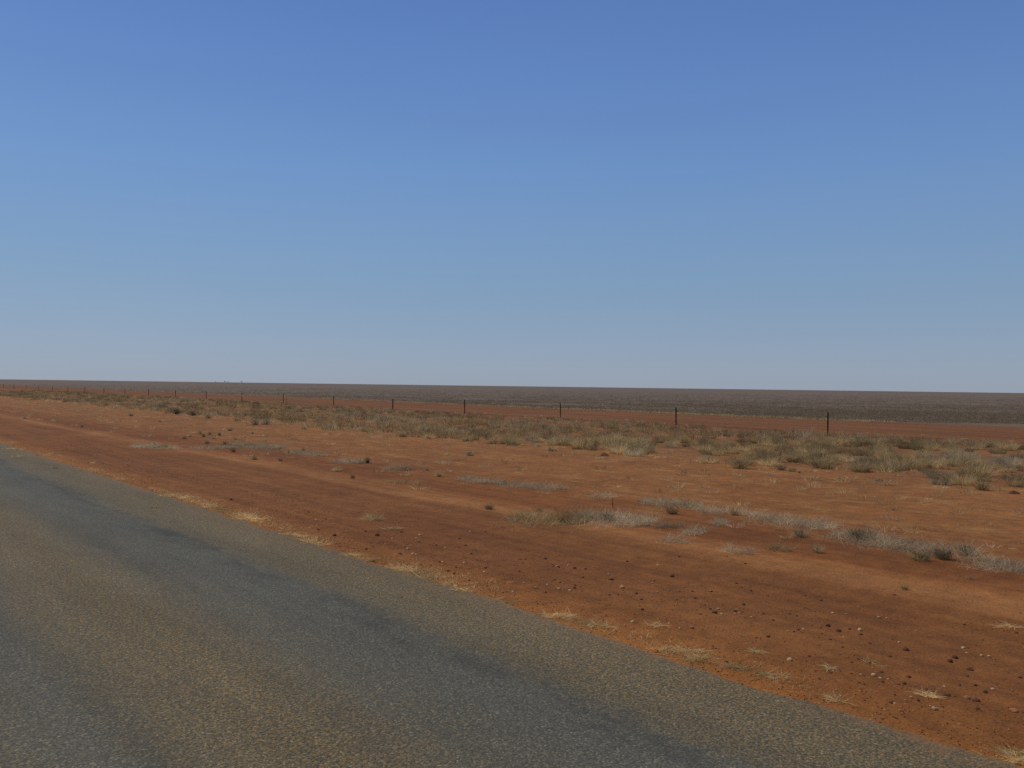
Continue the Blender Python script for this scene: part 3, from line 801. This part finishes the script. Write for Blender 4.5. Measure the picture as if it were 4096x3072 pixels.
# ------------------------------------------------------------------ stones
def stone_mesh(m, k):
    V, Fc = [], []
    nlat, nlon = 6, 9
    rr = random.Random(k)
    sq = rr.uniform(.5, .85); el = rr.uniform(.7, 1)
    for i in range(nlat + 1):
        th = math.pi * i / nlat
        for j in range(nlon):
            ph = 2 * math.pi * j / nlon
            d = Vector((math.sin(th) * math.cos(ph), math.sin(th) * math.sin(ph), math.cos(th)))
            r = .5 * (1 + .38 * mnoise.noise(d * 1.3 + Vector((k * 3.1, 0, 0))) + .16 * mnoise.noise(d * 3.5 + Vector((0, k * 2.3, 0))))
            v = d * r
            V.append((v.x, v.y * el, v.z * sq))
    for i in range(nlat):
        for j in range(nlon):
            a, b = i * nlon + j, i * nlon + (j + 1) % nlon
            Fc.append((a, a + nlon, b + nlon, b))
    return new_mesh('stone', V, Fc, m)
STONES = {'dark': [stone_mesh(M_dark, k) for k in range(7)], 'rusty': [stone_mesh(M_rusty, k + 10) for k in range(6)],
          'pale': [stone_mesh(M_pale, k + 20) for k in range(6)]}
D, R_, P_ = 'dark', 'rusty', 'pale'
named = [
 (3736, 2866, 26, P_, 'round pale stone nearest the road at the right'), (3438, 2532, 20, P_, 'pale stone sitting right above a dark one'),
 (3440, 2548, 20, D, 'dark stone right below a pale one'), (3311, 2512, 22, D, 'dark stone left of the pale and dark stacked pair'),
 (3354, 2533, 22, D, 'flat maroon stone just left of the pale and dark stacked pair'), (3877, 2690, 30, D, 'largest dark angular stone at the right'),
 (3820, 2642, 25, D, 'dark wide stone above the largest angular one'), (3798, 2657, 23, D, 'dark lumpy stone left of the largest angular one'),
 (3852, 2596, 18, P_, 'pale topped stone above a group of dark ones'), (3557, 2643, 20, D, 'lone dark stone on bare gravel left of the dark group'),
 (3493, 2726, 20, P_, 'pale stone up left of a dark one near the straw wisp'), (3520, 2738, 15, P_, 'small pale stone touching a dark one near the straw wisp'),
 (3528, 2753, 19, D, 'dark stone below two pale ones'), (3788, 2808, 28, D, 'long maroon stone above the round pale stone'),
 (3865, 2818, 27, R_, 'reddish flat stone right of the long maroon one'), (3902, 2828, 28, D, 'maroon flat stone, rightmost of a row of three'),
 (4053, 2872, 32, R_, 'pinkish upright stone close to the right edge of the photo'), (3643, 2818, 16, P_, 'flat pale orange stone on the sandy edge'),
 (2444, 2326, 20, D, 'dark stone in the middle of the gravel verge'), (2487, 2364, 24, P_, 'pale flat stone with a dark side in mid verge'),
 (2543, 2390, 16, D, 'dark stone right of the pale flat one'), (2688, 2310, 20, D, 'maroon stone resting alone right of the middle'),
 (2842, 2369, 18, R_, 'reddish domed stone right of a small cluster'), (2858, 2466, 24, D, 'long flat dark stone above the arched straw'),
 (2766, 2532, 22, R_, 'pinkish flat stone above the long pale straw clump'), (2144, 2370, 22, R_, 'flat reddish stone near the road left of centre'),
 (3070, 2566, 18, D, 'dark pointed stone above the tiny straw hook'), (3158, 2665, 22, P_, 'flat pale slab stone beside the orange edge'),
 (3621, 2610, 26, D, 'flat dark stone pair near the single pale one'), (1339, 2157, 17, D, 'dark stone beside a straw clump left of centre'),
 (1509, 2156, 20, D, 'maroon stone with a raised left corner, left of centre'), (1680, 2150, 15, P_, 'pale pink stone among dark ones left of centre'),
 (1493, 2262, 12, D, 'small black stone on the very edge of the asphalt'), (1604, 2413, 12, R_, 'reddish pebble lying on the asphalt'),
 (1631, 2211, 13, P_, 'pale capped stone on the verge, left of centre'), (924, 2010, 13, D, 'black stone above the feathery straw clump'),
]
group_s = 'stones on the gravel verge'
def add_stone(px, py, w, kind, lab):
    x, y, Z = ground_point(px, py, EYE + .06)
    s = w / F_PX * Z
    on_road = x < EDGE - .1
    z = (0.0 if on_road else ground_z(x, y)) + s * .10
    o = put('stone', random.choice(STONES[kind]), (x, y, z), random.uniform(0, 6.28), (s * .95, s * .95, s * random.uniform(.7, 1.0)))
    tag(o, lab, 'stone', group_s)
    return x, y
taken = [add_stone(*q) for q in named]
more = [(3092, 2494, 14, D), (3024, 2571, 14, D), (3192, 2534, 14, D), (3285, 2548, 12, D), (3320, 2574, 14, D), (3478, 2583, 15, D), (3513, 2474, 17, P_),
 (3545, 2474, 10, P_), (3330, 2455, 14, P_), (3924, 2629, 16, P_), (3954, 2630, 16, P_), (3595, 2581, 12, P_), (3614, 2761, 17, D), (3939, 2792, 19, D),
 (3899, 2762, 16, D), (3866, 2719, 17, D), (4078, 2722, 18, D), (3907, 2863, 20, D), (3404, 2670, 14, D), (3856, 2497, 14, D), (4065, 2531, 13, D),
 (3706, 2794, 15, D), (2218, 2335, 14, D), (2228, 2273, 12, P_), (2298, 2280, 16, D), (2509, 2245, 12, D), (2253, 2350, 10, R_), (2437, 2397, 12, D),
 (2517, 2279, 6, P_), (2980, 2256, 12, D), (2716, 2228, 12, D), (2974, 2427, 15, D), (1942, 2288, 14, D), (2181, 2241, 20, D), (2770, 2372, 14, D), (2631, 2380, 14, R_),
 (2860, 2527, 12, R_), (3052, 2468, 13, D), (1606, 2138, 15, D), (1839, 2161, 11, D), (1862, 2190, 11, D), (1651, 2232, 11, P_), (1885, 2228, 11, D),
 (1683, 2274, 11, D), (1792, 2301, 14, D), (1816, 2312, 14, D), (1837, 2288, 12, R_), (1462, 2138, 13, D), (1602, 2232, 12, D), (3930, 2560, 10, D), (3404, 2720, 12, D)]
def verge_spot(px):
    for lim, s in ((700, 'beside the leftmost straw clump'), (1250, 'above the feathery straw clump'), (1750, 'above the tangled straw clump'), (2200, 'above the flat straw with one upright stem'),
                   (2600, 'above the bushy pale straw clump'), (3000, 'above the springy forked straw clump'), (3400, 'above the matted straw clump'), (3750, 'left of the largest dark angular stone')):
        if px < lim: return s
    return 'round the largest dark angular stone'
def where(x): return 'close to the asphalt' if x < 6.5 else 'halfway up the verge' if x < 7.9 else 'far out on the verge'
WORD = {'dark': 'maroon', 'rusty': 'rusty', 'pale': 'pale'}
def generic(px, x, w, kind): return f"{'middling' if w >= 12 else 'small'} {WORD[kind]} stone {where(x)}, {verge_spot(px)}"
for px, py, w, kind in more:
    x, y, Z = ground_point(px, py, EYE + .06)
    taken.append(add_stone(px, py, w, kind, generic(px, x, w, kind)))
pool = []
for _ in range(17000):
    x, y = 5.65 + abs(random.gauss(0, 1.0)) ** .9 * 1.7, random.uniform(.5, 34)
    if x > 9.8: continue
    cl = mnoise.noise((x * 1.4, y * .8, 100)) + .6 * mnoise.noise((x * .6, y * .25, 101)) - .25 * abs(x - 7.0)
    if cl + random.uniform(-.55, .45) < -.05: continue
    s = min(.036, .009 * (1 / (1 - random.random() * .985)) ** .45)
    px, py, Z = to_pixel(x, y)
    if not -30 < px < 4130: continue
    pool.append((s * F_PX / Z, s, x, y, px))
pool.sort(reverse=True)
nn = 298 - len(named) - len(more)
for w, s, x, y, px in pool[:nn]:
    kind = random.choices((D, R_, P_), (.55, .25, .2))[0]
    o = put('stone', random.choice(STONES[kind]), (x, y, ground_z(x, y) + s * .08), random.uniform(0, 6.28), (s, s, s * random.uniform(.7, 1)))
    tag(o, generic(px, x, w, kind), 'stone', group_s)
# the small gravel, past counting
V, Fc, MI = [], [], []
octa = [(1, 0, 0), (0, 1, 0), (-1, 0, 0), (0, -1, 0), (0, 0, 1), (0, 0, -1)]
of = [(0, 1, 4), (1, 2, 4), (2, 3, 4), (3, 0, 4), (1, 0, 5), (2, 1, 5), (3, 2, 5), (0, 3, 5)]
small = [(q[1] * .75, q[2], q[3]) for q in pool[nn:nn + 9000]]
for _ in range(2500):
    small.append((random.uniform(.006, .018), 5.45 + abs(random.gauss(0, .3)), random.uniform(.5, 22)))
for _ in range(1500):
    x, y = random.uniform(13, 22), random.uniform(-1, 40)
    small.append((random.uniform(.008, .022), x, y))
for _ in range(9000):
    x, y = random.uniform(5.6, 9.8), random.uniform(.3, 16)
    if mnoise.noise((x * .9, y * .5, 160)) + random.uniform(-.5, .5) > -.05: small.append((random.uniform(.005, .015), x, y))
for s, x, y in small:
    b = len(V); z = ground_z(x, y); a = random.uniform(0, 6.28); ca, sa = math.cos(a), math.sin(a)
    for p in octa:
        q = [c * s * .5 * random.uniform(.7, 1.2) for c in p]
        V.append((x + q[0] * ca - q[1] * sa, y + q[0] * sa + q[1] * ca, z + q[2] * .8 + s * .2))
    Fc += [tuple(b + k for k in f) for f in of]; MI += [random.choices((0, 1, 2), (.5, .32, .18))[0]] * 8
me = new_mesh('gravel', V, Fc, M_dark); me.materials.append(M_rusty); me.materials.append(M_pale)
me.polygons.foreach_set('material_index', MI)
tag(put('gravel', me), 'fine red gravel strewn over the verge beside the road', 'gravel', kind='stuff')

# ------------------------------------------------------------------ clods of dark red earth
def mound(px, py, wp, hp, lab):
    x, y, Z = ground_point(px, py); w, h = wp / F_PX * Z, hp / F_PX * Z
    V, Fc = [(0, 0, h)], []
    for i in range(1, 7):
        for j in range(18):
            a = j / 18 * 2 * math.pi; r = w / 2 * i / 6 * (1 + .25 * mnoise.noise((math.cos(a) * 1.5, math.sin(a) * 1.5, px)))
            V.append((r * math.cos(a), r * math.sin(a), h * (1 - (i / 6) ** 1.6) + h * .3 * mnoise.noise((r * 9, a * 2, px)) * (i < 6) - .02 * (i == 6)))
    for j in range(18): Fc.append((0, 1 + j, 1 + (j + 1) % 18))
    for i in range(5):
        for j in range(18):
            a, b = 1 + i * 18 + j, 1 + i * 18 + (j + 1) % 18; Fc.append((a, a + 18, b + 18, b))
    tag(put('earth_mound', new_mesh('earth_mound', V, Fc, M_mound, True), (x, y, ground_z(x, y))), lab, 'mound', 'small earth mounds on the flat')
mound(2418, 1816, 42, 13, 'small dark red earth mound on the flat below the third fence post')
mound(4055, 1964, 48, 12, 'low dark red earth mound close to the right edge of the photo')
mound(3515, 1915, 44, 9, 'flat dark red earth patch on the flat right of the nearest fence post')

# ------------------------------------------------------------------ trees on the horizon
def tree(px, dist, H, lab):
    X = (px - IMG_W / 2) / F_PX * dist
    x, y = X * math.cos(YAW) + dist * math.sin(YAW), -X * math.sin(YAW) + dist * math.cos(YAW)
    t = bpy.data.objects.new('tree', None); COL.objects.link(t); t.location = (x, y, ground_z(x, y))
    tag(t, lab, 'tree', 'far trees on the horizon')
    V, Fc = [], []
    def limb(p, q, r0, r1):
        b = len(V); d = (q - p).normalized(); s = d.orthogonal().normalized(); u = d.cross(s)
        for c, r in ((p, r0), (q, r1)):
            for k in range(6):
                a = k / 6 * 2 * math.pi; V.append(tuple(c + (s * math.cos(a) + u * math.sin(a)) * r))
        for k in range(6): Fc.append((b + k, b + (k + 1) % 6, b + 6 + (k + 1) % 6, b + 6 + k))
    top = Vector((.2, .1, H * .5)); limb(Vector((0, 0, -.3)), top, .28, .18)
    ends = []
    for k in range(6):
        a = k * 1.05 + random.random(); e = top + Vector((math.cos(a) * H * .26, math.sin(a) * H * .26, H * random.uniform(.15, .36)))
        limb(top - Vector((0, 0, .3)), e, .13, .05); ends.append(e)
    put('trunk', new_mesh('trunk', V, Fc, M_bark), parent=t)
    n = 420; k = rng.integers(0, 6, n); E = np.array([tuple(e) for e in ends])
    V, Q = blades(E[k] + rng.normal(0, H * .085, (n, 3)) * [1.3, 1.3, .8], rng.normal(size=(n, 3)), rng.uniform(.3, .6, n) * H * .16, np.full(n, H * .05), np.zeros(n))
    put('crown', np_mesh('crown', V, Q, [M_leaf]), parent=t)
tree(862, 3300, 5.5, 'small far tree on the horizon, leftmost of four')
tree(899, 3000, 7.0, 'taller far tree on the horizon, second from the left of four')
tree(912, 3200, 5.5, 'low far tree on the horizon just right of the taller one')
tree(966, 3000, 7.0, 'far tree on the horizon set apart at the right of four')
